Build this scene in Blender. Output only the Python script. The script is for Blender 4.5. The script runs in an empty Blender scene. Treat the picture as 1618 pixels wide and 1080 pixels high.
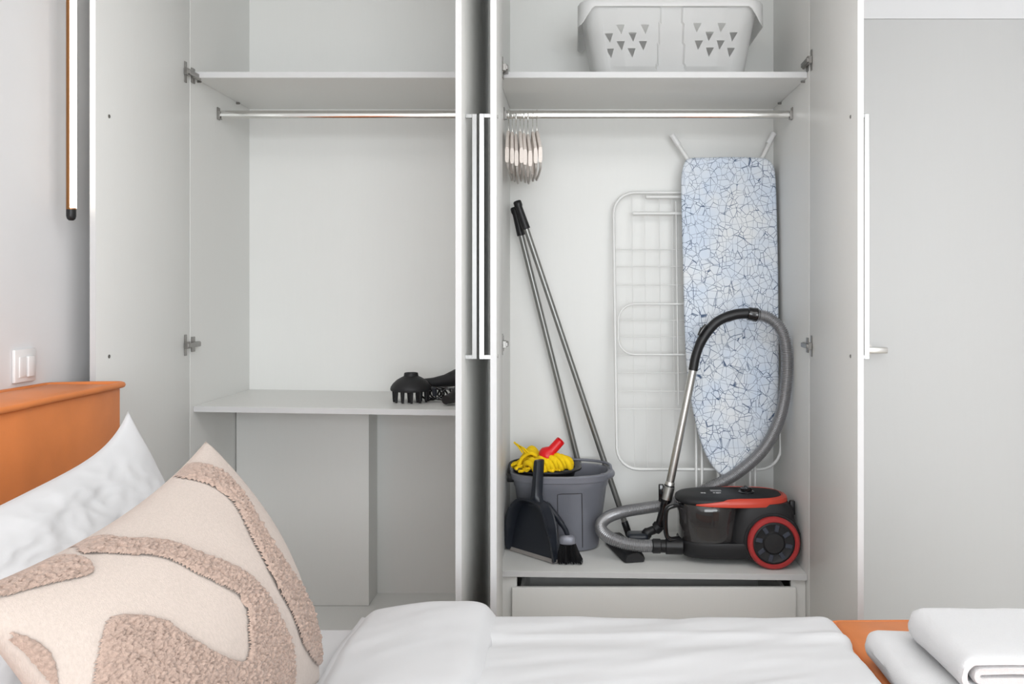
import bpy, bmesh, math, random
from mathutils import Vector, Matrix, noise, geometry
random.seed(7)
C = bpy.context.scene.collection
PI = math.pi

# ------------------------------------------------------------------ camera, world, lights, exposure
EYE = 1.38
F = 1415.0
cam_d = bpy.data.cameras.new('camera'); cam = bpy.data.objects.new('camera', cam_d); C.objects.link(cam)
cam.location = (0, 0, EYE); cam.rotation_euler = (PI/2, 0, 0)
cam_d.sensor_width = 36; cam_d.lens = F/1618*36
cam_d.shift_x = -101/1618; cam_d.shift_y = -80/1618
cam_d.clip_start = 0.05
bpy.context.scene.camera = cam

W = bpy.data.worlds.new('world'); bpy.context.scene.world = W; W.use_nodes = True
W.node_tree.nodes['Background'].inputs[0].default_value = (0.86, 0.93, 1.0, 1)
W.node_tree.nodes['Background'].inputs[1].default_value = 1.2
vs = bpy.context.scene.view_settings
vs.view_transform = 'Standard'; vs.look = 'None'; vs.gamma = 1; vs.use_curve_mapping = False
vs.exposure = 0.06

def area(name, loc, rot, sx, sy, power, col=(1, 1, 1)):
    l = bpy.data.lights.new(name, 'AREA'); l.shape = 'RECTANGLE'; l.size = sx; l.size_y = sy
    l.energy = power; l.color = col
    o = bpy.data.objects.new(name, l); C.objects.link(o); o.location = loc; o.rotation_euler = rot
    return o
# daylight entering through the wide window behind the camera
area('window_daylight', (0.9, -3.30, 1.62), (PI/2, 0, 0), 3.6, 1.9, 150, (0.94, 0.975, 1.0))
# soft fill light added below the ceiling, spreads onto the wardrobe door insides
area('ceiling_fill', (0.5, 0.9, 2.74), (0, 0, 0), 2.6, 1.8, 31, (0.98, 0.985, 0.99))

# ------------------------------------------------------------------ materials
def lin(c):
    return tuple(((x/255)/12.92 if x/255 <= .04045 else ((x/255+.055)/1.055)**2.4) for x in c) + (1,)

def mat(name, col, rough=.5, metal=0., bump=0., bscale=200., var=0., vscale=8., spec=.5, trans=0., sheen=0., coat=0., stretch=None, ior=1.45):
    m = bpy.data.materials.new(name); m.use_nodes = True
    nt = m.node_tree; b = nt.nodes['Principled BSDF']
    c = lin(col)
    b.inputs['Base Color'].default_value = c
    b.inputs['Roughness'].default_value = rough
    b.inputs['Metallic'].default_value = metal
    b.inputs['Specular IOR Level'].default_value = spec
    b.inputs['IOR'].default_value = ior
    b.inputs['Transmission Weight'].default_value = trans
    b.inputs['Sheen Weight'].default_value = sheen
    b.inputs['Coat Weight'].default_value = coat
    tc = nt.nodes.new('ShaderNodeTexCoord'); mp = nt.nodes.new('ShaderNodeMapping')
    nt.links.new(tc.outputs['Object'], mp.inputs['Vector'])
    if stretch: mp.inputs['Scale'].default_value = stretch
    if var > 0:
        n = nt.nodes.new('ShaderNodeTexNoise'); n.inputs['Scale'].default_value = vscale; n.inputs['Detail'].default_value = 4
        nt.links.new(mp.outputs['Vector'], n.inputs['Vector'])
        r = nt.nodes.new('ShaderNodeValToRGB')
        r.color_ramp.elements[0].position = .3; r.color_ramp.elements[1].position = .7
        r.color_ramp.elements[0].color = tuple(x*(1-var) for x in c[:3])+(1,)
        r.color_ramp.elements[1].color = tuple(min(1, x*(1+var*.6)) for x in c[:3])+(1,)
        nt.links.new(n.outputs['Fac'], r.inputs['Fac']); nt.links.new(r.outputs['Color'], b.inputs['Base Color'])
    if bump > 0:
        n2 = nt.nodes.new('ShaderNodeTexNoise'); n2.inputs['Scale'].default_value = bscale; n2.inputs['Detail'].default_value = 3
        nt.links.new(mp.outputs['Vector'], n2.inputs['Vector'])
        bp = nt.nodes.new('ShaderNodeBump'); bp.inputs['Strength'].default_value = bump; bp.inputs['Distance'].default_value = .002
        nt.links.new(n2.outputs['Fac'], bp.inputs['Height']); nt.links.new(bp.outputs['Normal'], b.inputs['Normal'])
    return m

M = {}
M['wall'] = mat('painted_wall', (230, 230, 231), .85, bump=.05, bscale=300, var=.01)
M['ceiling'] = mat('ceiling_paint', (240, 240, 240), .9, var=.01)
M['floor'] = mat('floor_oak', (216, 210, 200), .5, var=.12, vscale=5, stretch=(1, 12, 1))
M['lam'] = mat('grey_white_laminate', (231, 231, 228), .42, var=.005, vscale=14, stretch=(9, 9, .5), bump=.02, bscale=120)
M['edge'] = mat('white_edge_band', (207, 207, 207), .4, var=.008)
M['doorwhite'] = mat('room_door_laminate', (206, 206, 205), .5, var=.004, vscale=14, stretch=(9, 9, .5))
M['dark'] = mat('cabinet_shadow_grey', (96, 96, 94), .7, var=.04)
M['chrome'] = mat('chrome', (225, 225, 222), .12, 1., var=.02)
M['satin'] = mat('satin_steel', (172, 172, 171), .22, 1., var=.02)
M['brushed'] = mat('brushed_aluminium', (205, 204, 200), .3, 1., var=.03, stretch=(1, 1, 40))
M['hinge'] = mat('nickel_hinge', (150, 148, 145), .3, 1., var=.05)
M['pole'] = mat('grey_pole', (138, 138, 135), .32, .65, var=.05)
M['leather'] = mat('caramel_leather', (221, 131, 70), .48, var=.10, vscale=7, bump=.12, bscale=420)
M['linen'] = mat('white_cotton', (205, 205, 206), .9, bump=.08, bscale=600, var=.01, sheen=.1)
M['terry'] = mat('white_terry', (213, 213, 214), .95, bump=.6, bscale=520, var=.015, sheen=.2)
M['cream'] = mat('cream_weave', (193, 180, 171), .95, bump=.55, bscale=650, var=.07, vscale=260, stretch=(1, 1, .35), sheen=.1)
M['tuft'] = mat('taupe_tuft', (176, 153, 140), .98, bump=.9, bscale=500, var=.22, vscale=230, sheen=.2)
M['black'] = mat('black_plastic', (24, 24, 26), .42, var=.05, bump=.03)
M['softblack'] = mat('matte_black_plastic', (31, 31, 33), .55, var=.05, bump=.05)
M['spoke'] = mat('wheel_spoke_grey', (62, 67, 78), .35, var=.04)
M['gloss'] = mat('gloss_black', (22, 22, 24), .12, coat=.5, var=.03)
M['navy'] = mat('dark_slate_plastic', (33, 37, 45), .38, var=.06)
M['bucket'] = mat('grey_bucket_plastic', (134, 136, 145), .36, .3, var=.05)
M['red'] = mat('coral_red_plastic', (205, 72, 54), .35, var=.04)
M['wheelred'] = mat('wheel_red', (170, 52, 52), .4, var=.05)
M['signalred'] = mat('socket_red', (222, 24, 30), .35, var=.03)
M['yellow'] = mat('yellow_microfibre', (246, 206, 8), .85, var=.08, vscale=60, bump=.5, bscale=400)
M['hose'] = mat('hose_grey', (150, 150, 152), .32, .6, var=.04)
M['wirewhite'] = mat('white_coated_wire', (232, 232, 230), .4, var=.01)
M['plastwhite'] = mat('switch_white', (236, 236, 236), .3, var=.008)
M['hangwhite'] = mat('whitewashed_wood', (236, 226, 218), .55, var=.05, vscale=30, stretch=(1, 1, 6))
M['hangbar'] = mat('hanger_bar_grey', (196, 190, 184), .5, var=.05)
M['bronze'] = mat('bronze_tube', (150, 104, 62), .35, .7, var=.05)
M['tinted'] = mat('smoked_clear_plastic', (104, 100, 100), .08, trans=.75, coat=.4, var=.03)
M['cyclone'] = mat('cyclone_grey', (48, 45, 46), .4, var=.05)
M['lipgrey'] = mat('rubber_lip_grey', (150, 144, 140), .5, var=.05)
M['mark'] = mat('print_light_grey', (190, 190, 192), .6, var=.02)
m = bpy.data.materials.new('lamp_diffuser'); m.use_nodes = True; b = m.node_tree.nodes['Principled BSDF']
b.inputs['Emission Color'].default_value = (1, .93, .82, 1); b.inputs['Emission Strength'].default_value = 8.0
M['lampglow'] = m
m = bpy.data.materials.new('downlight_glow'); m.use_nodes = True; b = m.node_tree.nodes['Principled BSDF']
b.inputs['Emission Color'].default_value = (1, .86, .66, 1); b.inputs['Emission Strength'].default_value = 4.0
M['downglow'] = m

# translucent basket plastic
m = mat('translucent_white_plastic', (250, 250, 249), .35, var=.01); nt = m.node_tree
tr = nt.nodes.new('ShaderNodeBsdfTranslucent'); tr.inputs[0].default_value = (.9, .9, .9, 1)
tp = nt.nodes.new('ShaderNodeBsdfTransparent'); tp.inputs[0].default_value = (.97, .97, .97, 1)
m1 = nt.nodes.new('ShaderNodeMixShader'); m1.inputs[0].default_value = .22
m2 = nt.nodes.new('ShaderNodeMixShader'); m2.inputs[0].default_value = .24
out = nt.nodes['Material Output']
nt.links.new(nt.nodes['Principled BSDF'].outputs[0], m1.inputs[1]); nt.links.new(tr.outputs[0], m1.inputs[2])
nt.links.new(m1.outputs[0], m2.inputs[1]); nt.links.new(tp.outputs[0], m2.inputs[2])
nt.links.new(m2.outputs[0], out.inputs['Surface'])
M['basket'] = m

# ironing cover: white-blue cloth with a random web of thin dark blue lines
m = mat('cracked_line_cotton', (222, 230, 242), .85); nt = m.node_tree; bs = nt.nodes['Principled BSDF']
tc = nt.nodes.new('ShaderNodeTexCoord')
nz = nt.nodes.new('ShaderNodeTexNoise'); nz.inputs['Scale'].default_value = 9
mixv = nt.nodes.new('ShaderNodeVectorMath'); mixv.operation = 'MULTIPLY_ADD'; mixv.inputs[1].default_value = (.012, .012, .012)
nt.links.new(tc.outputs['Object'], nz.inputs['Vector']); nt.links.new(nz.outputs['Color'], mixv.inputs[0]); nt.links.new(tc.outputs['Object'], mixv.inputs[2])
def web(scale, width, rot, sc):
    mp = nt.nodes.new('ShaderNodeMapping'); mp.inputs['Rotation'].default_value = (0, rot, 0); mp.inputs['Scale'].default_value = sc
    nt.links.new(mixv.outputs[0], mp.inputs['Vector'])
    v = nt.nodes.new('ShaderNodeTexVoronoi'); v.feature = 'DISTANCE_TO_EDGE'; v.inputs['Scale'].default_value = scale
    nt.links.new(mp.outputs['Vector'], v.inputs['Vector'])
    r = nt.nodes.new('ShaderNodeMapRange'); r.inputs['From Min'].default_value = width*.45; r.inputs['From Max'].default_value = width
    r.inputs['To Min'].default_value = 1; r.inputs['To Max'].default_value = 0
    nt.links.new(v.outputs['Distance'], r.inputs['Value'])
    return r.outputs[0]
w1 = web(24, .026, .5, (1, .3, 1.5)); w2 = web(21, .024, -.7, (1.7, .3, .8))
mx = nt.nodes.new('ShaderNodeMath'); mx.operation = 'MAXIMUM'; nt.links.new(w1, mx.inputs[0]); nt.links.new(w2, mx.inputs[1])
gate = nt.nodes.new('ShaderNodeTexNoise'); gate.inputs['Scale'].default_value = 26; nt.links.new(tc.outputs['Object'], gate.inputs['Vector'])
gr = nt.nodes.new('ShaderNodeMapRange'); gr.inputs['From Min'].default_value = .40; gr.inputs['From Max'].default_value = .55; gr.inputs['To Min'].default_value = .55
nt.links.new(gate.outputs['Fac'], gr.inputs['Value'])
ml = nt.nodes.new('ShaderNodeMath'); ml.operation = 'MULTIPLY'; nt.links.new(mx.outputs[0], ml.inputs[0]); nt.links.new(gr.outputs[0], ml.inputs[1])
bg = nt.nodes.new('ShaderNodeTexNoise'); bg.inputs['Scale'].default_value = 7; nt.links.new(tc.outputs['Object'], bg.inputs['Vector'])
rb = nt.nodes.new('ShaderNodeValToRGB'); rb.color_ramp.elements[0].position = .35; rb.color_ramp.elements[1].position = .65
rb.color_ramp.elements[0].color = lin((211, 222, 237)); rb.color_ramp.elements[1].color = lin((229, 232, 235))
nt.links.new(bg.outputs['Fac'], rb.inputs['Fac'])
mc = nt.nodes.new('ShaderNodeMix'); mc.data_type = 'RGBA'
nt.links.new(ml.outputs[0], mc.inputs['Factor']); nt.links.new(rb.outputs['Color'], mc.inputs['A']); mc.inputs['B'].default_value = lin((78, 96, 124))
nt.links.new(mc.outputs['Result'], bs.inputs['Base Color'])
M['ironcover'] = m

# ------------------------------------------------------------------ helpers
ROOT = {}
def thing(name, label, cat, loc, group=None, rot=(0, 0, 0)):
    o = bpy.data.objects.new(name, None); C.objects.link(o); o.location = loc; o.rotation_euler = rot
    o.empty_display_size = .05
    o['label'] = label; o['category'] = cat
    if group: o['group'] = group
    ROOT[o.name] = Vector(loc)
    return o

def obj(name, bm, m, parent=None, sharp=35, local=False):
    me = bpy.data.meshes.new(name)
    bmesh.ops.recalc_face_normals(bm, faces=bm.faces)
    bm.to_mesh(me); bm.free()
    mats = m if isinstance(m, list) else [m]
    for k in mats: me.materials.append(k)
    o = bpy.data.objects.new(name, me); C.objects.link(o)
    if parent is None:
        xs = [v.co for v in me.vertices]
        c = Vector(((min(v.x for v in xs)+max(v.x for v in xs))/2, (min(v.y for v in xs)+max(v.y for v in xs))/2, min(v.z for v in xs)))
        me.transform(Matrix.Translation(-c)); o.location = c; ROOT[o.name] = c
    else:
        r = ROOT[parent.name]
        if not local: me.transform(Matrix.Translation(-r))
        ROOT[o.name] = r; o.parent = parent
    if sharp:
        me.polygons.foreach_set('use_smooth', [True]*len(me.polygons))
        me.set_sharp_from_angle(angle=math.radians(sharp))
    return o

def tag(o, label, cat, group=None):
    o['label'] = label; o['category'] = cat
    if group: o['group'] = group
    return o
def struct(name, bm, m, parent=None, sharp=35):
    o = obj(name, bm, m, parent, sharp)
    o['kind'] = 'structure'
    return o

def B(): return bmesh.new()

def bx(bm, x0, x1, y0, y1, z0, z1, bev=0., seg=2, slope=0., mtx=None):
    """box; slope tilts it along x"""
    vs_ = [bm.verts.new((x, y, z)) for x in (x0, x1) for y in (y0, y1) for z in (z0, z1)]
    idx = [(0, 1, 3, 2), (4, 6, 7, 5), (0, 4, 5, 1), (2, 3, 7, 6), (0, 2, 6, 4), (1, 5, 7, 3)]
    fs = [bm.faces.new([vs_[i] for i in f]) for f in idx]
    geom_v = vs_
    if bev > 0:
        es = list({e for f in fs for e in f.edges})
        r = bmesh.ops.bevel(bm, geom=es, offset=bev, segments=seg, affect='EDGES', profile=.5)
        geom_v = list({v for f in r['faces'] for v in f.verts} | {v for v in vs_ if v.is_valid})
    if slope:
        for v in geom_v: v.co.z += slope*(v.co.x-x0)
    if mtx is not None:
        for v in geom_v: v.co = mtx @ v.co
    return bm

def catmull(pts, n=8, closed=False):
    P_ = [Vector(p) for p in pts]; out_ = []
    N = len(P_)
    rng = N if closed else N-1
    for i in range(rng):
        p0 = P_[(i-1) % N] if closed or i > 0 else P_[0]*2-P_[1]
        p1 = P_[i]; p2 = P_[(i+1) % N]
        p3 = P_[(i+2) % N] if closed or i+2 < N else P_[-1]*2-P_[-2]
        for k in range(n):
            t = k/n
            out_.append(.5*((2*p1)+(p2-p0)*t+(2*p0-5*p1+4*p2-p3)*t*t+(3*p1-p0-3*p2+p3)*t**3))
    if not closed: out_.append(P_[-1])
    return out_

def resample(pts, step):
    L = [0]
    for a, b_ in zip(pts, pts[1:]): L.append(L[-1]+(b_-a).length)
    n = max(2, int(L[-1]/step)); out_ = []; j = 0
    for i in range(n+1):
        s = L[-1]*i/n
        while j < len(L)-2 and L[j+1] < s: j += 1
        t = (s-L[j])/max(1e-9, L[j+1]-L[j]); out_.append(pts[j].lerp(pts[j+1], t))
    return out_

def tube(bm, pts, r, seg=10, closed=False, flat=1., up=None):
    """sweep a circle (or oval: flat scales the 2nd axis) along pts; r number or list"""
    P_ = [Vector(p) for p in pts]; N = len(P_)
    R_ = r if isinstance(r, (list, tuple)) else [r]*N
    T0 = (P_[1]-P_[0]).normalized()
    ref = Vector(up) if up else (Vector((0, 0, 1)) if abs(T0.z) < .9 else Vector((1, 0, 0)))
    nrm = (ref-T0*ref.dot(T0)).normalized()
    rings = []
    for i in range(N):
        if closed: t = (P_[(i+1) % N]-P_[i-1]).normalized()
        elif i == 0: t = T0
        elif i == N-1: t = (P_[-1]-P_[-2]).normalized()
        else: t = (P_[i+1]-P_[i-1]).normalized()
        nrm = (nrm-t*nrm.dot(t)).normalized(); bn = t.cross(nrm)
        rings.append([bm.verts.new(P_[i]+(nrm*math.cos(a)+bn*math.sin(a)*flat)*R_[i]) for a in [2*PI*k/seg for k in range(seg)]])
    for i in range(N if closed else N-1):
        a, b_ = rings[i], rings[(i+1) % N]
        for k in range(seg):
            bm.faces.new((a[k], a[(k+1) % seg], b_[(k+1) % seg], b_[k]))
    if not closed:
        bm.faces.new(rings[0][::-1]); bm.faces.new(rings[-1])
    return bm

def loft(bm, rings, cap0=True, cap1=True, close=True):
    vr = [[bm.verts.new(p) for p in r] for r in rings]
    n = len(vr[0])
    for a, b_ in zip(vr, vr[1:]):
        for k in range(n if close else n-1):
            bm.faces.new((a[k], a[(k+1) % n], b_[(k+1) % n], b_[k]))
    if cap0: bm.faces.new(vr[0][::-1])
    if cap1: bm.faces.new(vr[-1])
    return bm

def sering(cx, cy, a, b_, n, z, N=48):
    out_ = []
    for k in range(N):
        t = 2*PI*k/N; c, s = math.cos(t), math.sin(t)
        out_.append(Vector((cx+a*math.copysign(abs(c)**(2/n), c), cy+b_*math.copysign(abs(s)**(2/n), s), z)))
    return out_

def lathe(bm, prof, mtx, seg=24):
    """prof [(r, h)] revolved about local z, then placed by mtx"""
    rings = [[mtx @ Vector((r*math.cos(2*PI*k/seg), r*math.sin(2*PI*k/seg), h)) for k in range(seg)] for r, h in prof]
    ring_ = prof[0] == prof[-1]
    return loft(bm, rings, prof[0][0] > 1e-6 and not ring_, prof[-1][0] > 1e-6 and not ring_)

def at(px, py, d):
    """point at depth d seen at photo position (px, py): used to take measurements off the photograph"""
    return Vector(((px-910)/F*d, d, EYE-(py-460)/F*d))
def wn(x, y, z=0): return noise.noise(Vector((x, y, z)))

# ------------------------------------------------------------------ room shell
XL, XR, YB, YF, ZC = -1.45, 3.0, 3.70, -3.40, 2.80
b = B(); bx(b, XL-.1, XR+.1, YF-.1, YB+.1, -.1, 0); struct('floor', b, M['floor'])
b = B(); bx(b, XL-.1, XR+.1, YF-.1, YB+.1, ZC, ZC+.1); struct('ceiling', b, M['ceiling'])
b = B(); bx(b, XL-.1, XL, YF, YB, 0, ZC); struct('wall_left', b, M['wall'])
b = B(); bx(b, XR, XR+.1, YF, YB, 0, ZC); struct('wall_right', b, M['wall'])
b = B(); bx(b, XL-.1, XR+.1, YB, YB+.1, 0, ZC); struct('wall_back', b, M['wall'])
b = B()
bx(b, XL-.1, -1.0, YF-.1, YF, 0, ZC); bx(b, 2.8, XR+.1, YF-.1, YF, 0, ZC)
bx(b, -1.0, 2.8, YF-.1, YF, 0, .5); bx(b, -1.0, 2.8, YF-.1, YF, 2.6, ZC)
struct('wall_front', b, M['wall'])
b = B()
for x in (-1.0, .87, 2.74): bx(b, x, x+.06, YF-.07, YF-.02, .5, 2.6)
bx(b, -.94, 2.74, YF-.07, YF-.02, .5, .56); bx(b, -.94, 2.74, YF-.07, YF-.02, 2.54, 2.6)
struct('window_1', b, M['plastwhite'])
# flush room door to the right of the wardrobe, panel above it
DY = 3.60
b = B(); bx(b, 1.09, 1.95, DY, DY+.04, .005, 2.474, .002)
dr = struct('door_1', b, M['doorwhite'])
b = B(); lathe(b, [(.026, 0), (.026, .008), (.010, .010), (.010, .045)], Matrix.Translation((1.165, DY, 1.146)) @ Matrix.Rotation(PI/2, 4, 'X'), 20)
bx(b, 1.155, 1.235, DY-.058, DY-.040, 1.134, 1.158, .004)
hd = obj('lever_handle', b, M['brushed'], dr)
b = B(); bx(b, .8206, 1.087, DY+.003, YB, 0, ZC); bx(b, 1.953, XR, DY+.003, YB, 0, ZC); bx(b, 1.087, 1.953, DY+.001, YB, 2.4755, ZC)
struct('trim_1', b, M['wall'])
# recessed ceiling spots
for i, (x, y) in enumerate([(-.2, 1.9), (1.4, 1.9), (-.2, -.6), (1.4, -.6)]):
    t = thing('ceiling_spot', 'recessed round ceiling spotlight with warm glow, ' + ['near the wardrobe on the left', 'near the wardrobe on the right', 'near the window on the left', 'near the window on the right'][i], 'ceiling light', (x, y, ZC-.012), 'ceiling spots')
    bb = B(); lathe(bb, [(.032, 0), (.045, 0), (.045, .012), (.032, .012), (.032, 0)], Matrix.Translation((x, y, ZC-.012)), 24); obj('ring', bb, M['brushed'], t)
    bb = B(); lathe(bb, [(.031, .006), (.031, .012)], Matrix.Translation((x, y, ZC-.012)), 20); obj('lens', bb, M['downglow'], t)

# ------------------------------------------------------------------ wardrobes
ZB, ZF, ZS = 3.64, 3.08, 3.106        # back board, carcass front, shelf front
TOPZ = 2.76
LX0, LX1 = -1.327, -.3035             # inner faces of the left unit
RX0, RX1 = -.2675, .8026              # inner faces of the right unit
T = .018

def side(parent, x0, x1):
    b = B(); bx(b, x0, x1, ZF, ZB+.018, .0, TOPZ, .001, 1); return obj('side_panel', b, M['lam'], parent)

def door(parent, hx, width, ang, sgn, hinge_z, handle_z):
    """door leaf opened outwards. hx: inner face at the hinge, sgn: +1 if its outer face looks to +x; ang: lean of the tip to +x"""
    Mx = Matrix.Translation((hx, ZF-.004, 0)) @ Matrix.Rotation(ang, 4, 'Z')
    b = B(); x0, x1 = (0, T) if sgn > 0 else (-T, 0)
    bx(b, x0, x1, -width, 0, .06, TOPZ-.01, .0012, 2, mtx=Mx)
    leaf = obj('door', b, M['lam'], parent)
    # white edge band on the free edge
    b = B(); bx(b, x0+.0005, x1-.0005, -width-.0012, -width+.0002, .06, TOPZ-.01, mtx=Mx); obj('edge_band', b, M['edge'], leaf)
    # long bar handle on the outer face
    b = B(); z0, z1 = handle_z; ox = x1 if sgn > 0 else x0; s = sgn
    def hb(u0, u1, y0, y1, za, zb):
        a0, a1 = sorted((ox+s*u0, ox+s*u1)); bx(b, a0, a1, y0, y1, za, zb, .0008, 1, mtx=Mx)
    yc = -width+.065
    hb(.020, .034, yc-.006, yc+.006, z0, z1)
    hb(0, .020, yc-.006, yc+.006, z1-.012, z1); hb(0, .020, yc-.006, yc+.006, z0, z0+.012)
    obj('bar_handle', b, M['satin'], leaf)
    # screw heads of the handle on the inner face
    for z in (z0+.008, z1-.008):
        b = B(); lathe(b, [(.0055, 0), (.0055, .0015), (.003, .002), (.003, .0008)], Mx @ Matrix.Translation((0 if sgn > 0 else 0, yc, z)) @ Matrix.Rotation(-sgn*PI/2, 4, 'Y'), 12)
        obj('screw_head', b, M['hinge'], leaf)
    # cup hinges
    for z in hinge_z:
        b = B(); q = -sgn      # direction of the inner face
        def hx_(u0, u1, y0, y1, za, zb, bev=.001):
            a0, a1 = sorted((q*u0, q*u1)); bx(b, a0, a1, y0, y1, z+za, z+zb, bev, 1, mtx=Mx)
        hx_(0, .003, -.040, -.024, -.036, .036)                 # cup flange
        hx_(.002, .014, -.044, -.022, -.012, .012)              # cup
        hx_(.010, .020, -.038, .045, -.008, .008, .002)         # arm
        obj('cup_hinge', b, M['hinge'], leaf)
        b = B()
        hx_(0, .004, .010, .034, -.026, .026)                   # mounting plate
        hx_(.003, .012, .002, .060, -.009, .009, .002)
        obj('mounting_plate', b, M['hinge'], leaf)
    return leaf

def rail(parent, x0, x1, y, z):
    b = B(); tube(b, [(x0, y, z), (x1, y, z)], .015, 20, flat=.5, up=(0, 0, 1)); r = obj('clothes_rail', b, M['chrome'], parent, 60)
    for s, x in ((1, x0), (-1, x1)):
        b = B(); bx(b, min(x, x+s*.004), max(x, x+s*.004), y-.012, y+.012, z-.020, z+.026, .0015, 1)
        bx(b, min(x, x+s*.012), max(x, x+s*.012), y-.0095, y+.0095, z-.018, z-.0145); bx(b, min(x, x+s*.012), max(x, x+s*.012), y-.011, y-.0085, z-.018, z+.012)
        obj('rail_bracket', b, M['hinge'], r)
    return r

HZ = (1.38+(460-568)/F*2.56, 1.38+(460-177)/F*2.56)
# --- left unit
wl = thing('wardrobe', 'left grey-white wardrobe unit standing open and almost empty, hairdryer on its low shelf', 'wardrobe', (-.815, 3.36, 0))
side(wl, LX0-T, LX0); side(wl, LX1, LX1+T)
b = B(); bx(b, LX0, LX1, ZB, ZB+.012, .05, TOPZ); obj('back_panel', b, M['lam'], wl)
b = B(); bx(b, LX0, LX1, ZF+.01, ZB, TOPZ-.018, TOPZ); obj('top_panel', b, M['lam'], wl)
b = B(); bx(b, LX0, LX1, ZS, ZB, .137, .155); bx(b, LX0, LX1, ZS+.04, ZS+.056, 0, .137); obj('bottom_panel', b, M['lam'], wl)
def shelf(parent, x0, x1, z0, z1, slope=0.):
    b = B(); bx(b, x0+.0005, x1-.0005, ZS, ZB-.0005, z0, z1, .0008, 1, slope); s = obj('shelf', b, M['lam'], parent)
    b = B(); bx(b, x0+.001, x1-.001, ZS-.0012, ZS+.0003, z0+.0005, z1-.0005, 0, 1, slope); obj('edge_band', b, M['edge'], s)
    return s
shelf(wl, LX0, LX1, 2.120, 2.141)
SL = -.0145
shelf(wl, LX0, LX1, .962, .982, SL)
b = B(); bx(b, LX0+.003, -.807, 3.49, ZB-.001, .156, .952, .001, 1); obj('pipe_casing', b, M['lam'], wl)
for y in (3.14, 3.50):
    b = B(); lathe(b, [(.004, 0), (.004, .012), (.0025, .014)], Matrix.Translation((LX0, y, 2.114)) @ Matrix.Rotation(PI/2, 4, 'Y'), 10); obj('shelf_pin', b, M['hinge'], wl)
rail(wl, LX0, LX1, 3.32, 2.035)
b = B(); bx(b, XL+.002, LX0-T-.001, ZF+.03, ZF+.048, 0, TOPZ); obj('filler_panel', b, M['lam'], wl)
door(wl, LX0, .56, -math.radians(2.2), -1, (2.125, 1.197), HZ)
door(wl, LX1-.0155, .55, -math.radians(2.2), 1, (2.125, 1.197), HZ)
# --- right unit
wr = thing('wardrobe', 'right grey-white wardrobe unit standing open, filled with cleaning things', 'wardrobe', (.268, 3.36, 0))
side(wr, RX0-T, RX0); side(wr, RX1, RX1+T)
b = B(); bx(b, RX0, RX1, ZB, ZB+.012, .05, TOPZ); obj('back_panel', b, M['lam'], wr)
b = B(); bx(b, RX0, RX1, ZF+.01, ZB, TOPZ-.018, TOPZ); obj('top_panel', b, M['lam'], wr)
b = B(); bx(b, RX0, RX1, ZS+.02, ZB, .077, .095); bx(b, RX0, RX1, ZS+.04, ZS+.056, 0, .077); obj('bottom_panel', b, M['lam'], wr)
shelf(wr, RX0, RX1, 2.120, 2.141)
SR = -.0125
shelf(wr, RX0, RX1, .391, .411, SR)
def SZ(x): return .411+SR*(x-RX0)      # top of the low right shelf
rail(wr, RX0, RX1, 3.32, 2.035)
for y in (3.14, 3.50):
    b = B(); lathe(b, [(.004, 0), (.004, .012), (.0025, .014)], Matrix.Translation((RX1, y, 2.114)) @ Matrix.Rotation(-PI/2, 4, 'Y'), 10); obj('shelf_pin', b, M['hinge'], wr)
for x0, x1 in ((RX0+.001, -.206), (.750, RX1-.001)):
    b = B(); bx(b, x0, x1, 3.125, 3.141, .096, (.390 if x0 < 0 else .3765)-.002, .0008, 1); obj('stile', b, M['lam'], wr)
b = B(); bx(b, -.222, .764, 3.106, 3.122, .10, .353, .0012, 1); dw = obj('drawer', b, M['lam'], wr)
b = B()
bx(b, -.196, -.184, 3.1235, 3.60, .115, .335); bx(b, .728, .740, 3.1235, 3.60, .115, .335)
bx(b, -.184, .728, 3.588, 3.60, .115, .335); bx(b, -.184, .728, 3.1235, 3.588, .115, .127)
obj('drawer_box', b, M['lam'], dw)
door(wr, RX0+.0155, .553, math.radians(2.95), -1, (2.14, 1.2), HZ)
door(wr, RX1, .553, -math.radians(1.0), 1, (2.165, 1.194), HZ)

# ------------------------------------------------------------------ clothes hangers on the right rail
def hanger():
    t = thing('clothes_hanger', '', 'hanger', (0, 0, 0))
    b = B(); pts = []
    for k in range(13):
        a = math.radians(-60+k*(240/12)); pts.append((0, -.0125*math.cos(a)*1.25, .0125*math.sin(a)*1.45-.001))
    pts += [(0, .006, -.028), (0, 0, -.045), (0, 0, -.085)]
    tube(b, pts, .0018, 6); obj('hook', b, M['chrome'], t, 60, True)
    # shoulders: a wide bowed wooden bar, deeper at the ends
    b = B(); rings = []
    for k in range(-10, 11):
        u = k/10; y = u*.20; z = -.074-.105*abs(u)**1.5; w = .0060+.0008*abs(u); h = .014+.013*abs(u)**2
        rings.append([(sx*w+.004*u*u, y, z+sz*h) for sx, sz in ((-1, -.6), (-.7, -1), (.7, -1), (1, -.6), (1, .6), (.7, 1), (-.7, 1), (-1, .6))])
    loft(b, rings); obj('shoulder_bar', b, M['hangwhite'], t, 40, True)
    b = B(); tube(b, [(.004, -.192, -.185), (.005, -.184, -.214), (.006, -.165, -.222), (.007, 0, -.224), (.006, .165, -.222), (.005, .184, -.214), (.004, .192, -.185)], .0042, 8); obj('trouser_bar', b, M['hangbar'], t, 60, True)
    return t
h0 = hanger(); hx = [-.250, -.236, -.222, -.207, -.193, -.178, -.160, -.145]
words = ['nearest the left side panel', 'second from the left side panel', 'third from the left side panel', 'fourth from the left side panel', 'fourth from the open end of the row', 'third from the open end of the row', 'second from the open end of the row', 'at the open right end of the row']
def copy_tree(o, parent=None):
    c = o.copy(); C.objects.link(c); c.parent = parent
    for ch in list(o.children): copy_tree(ch, c)
    return c
rots = [5, 8, 9, 11, 10, 12, 13, 14]
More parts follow.
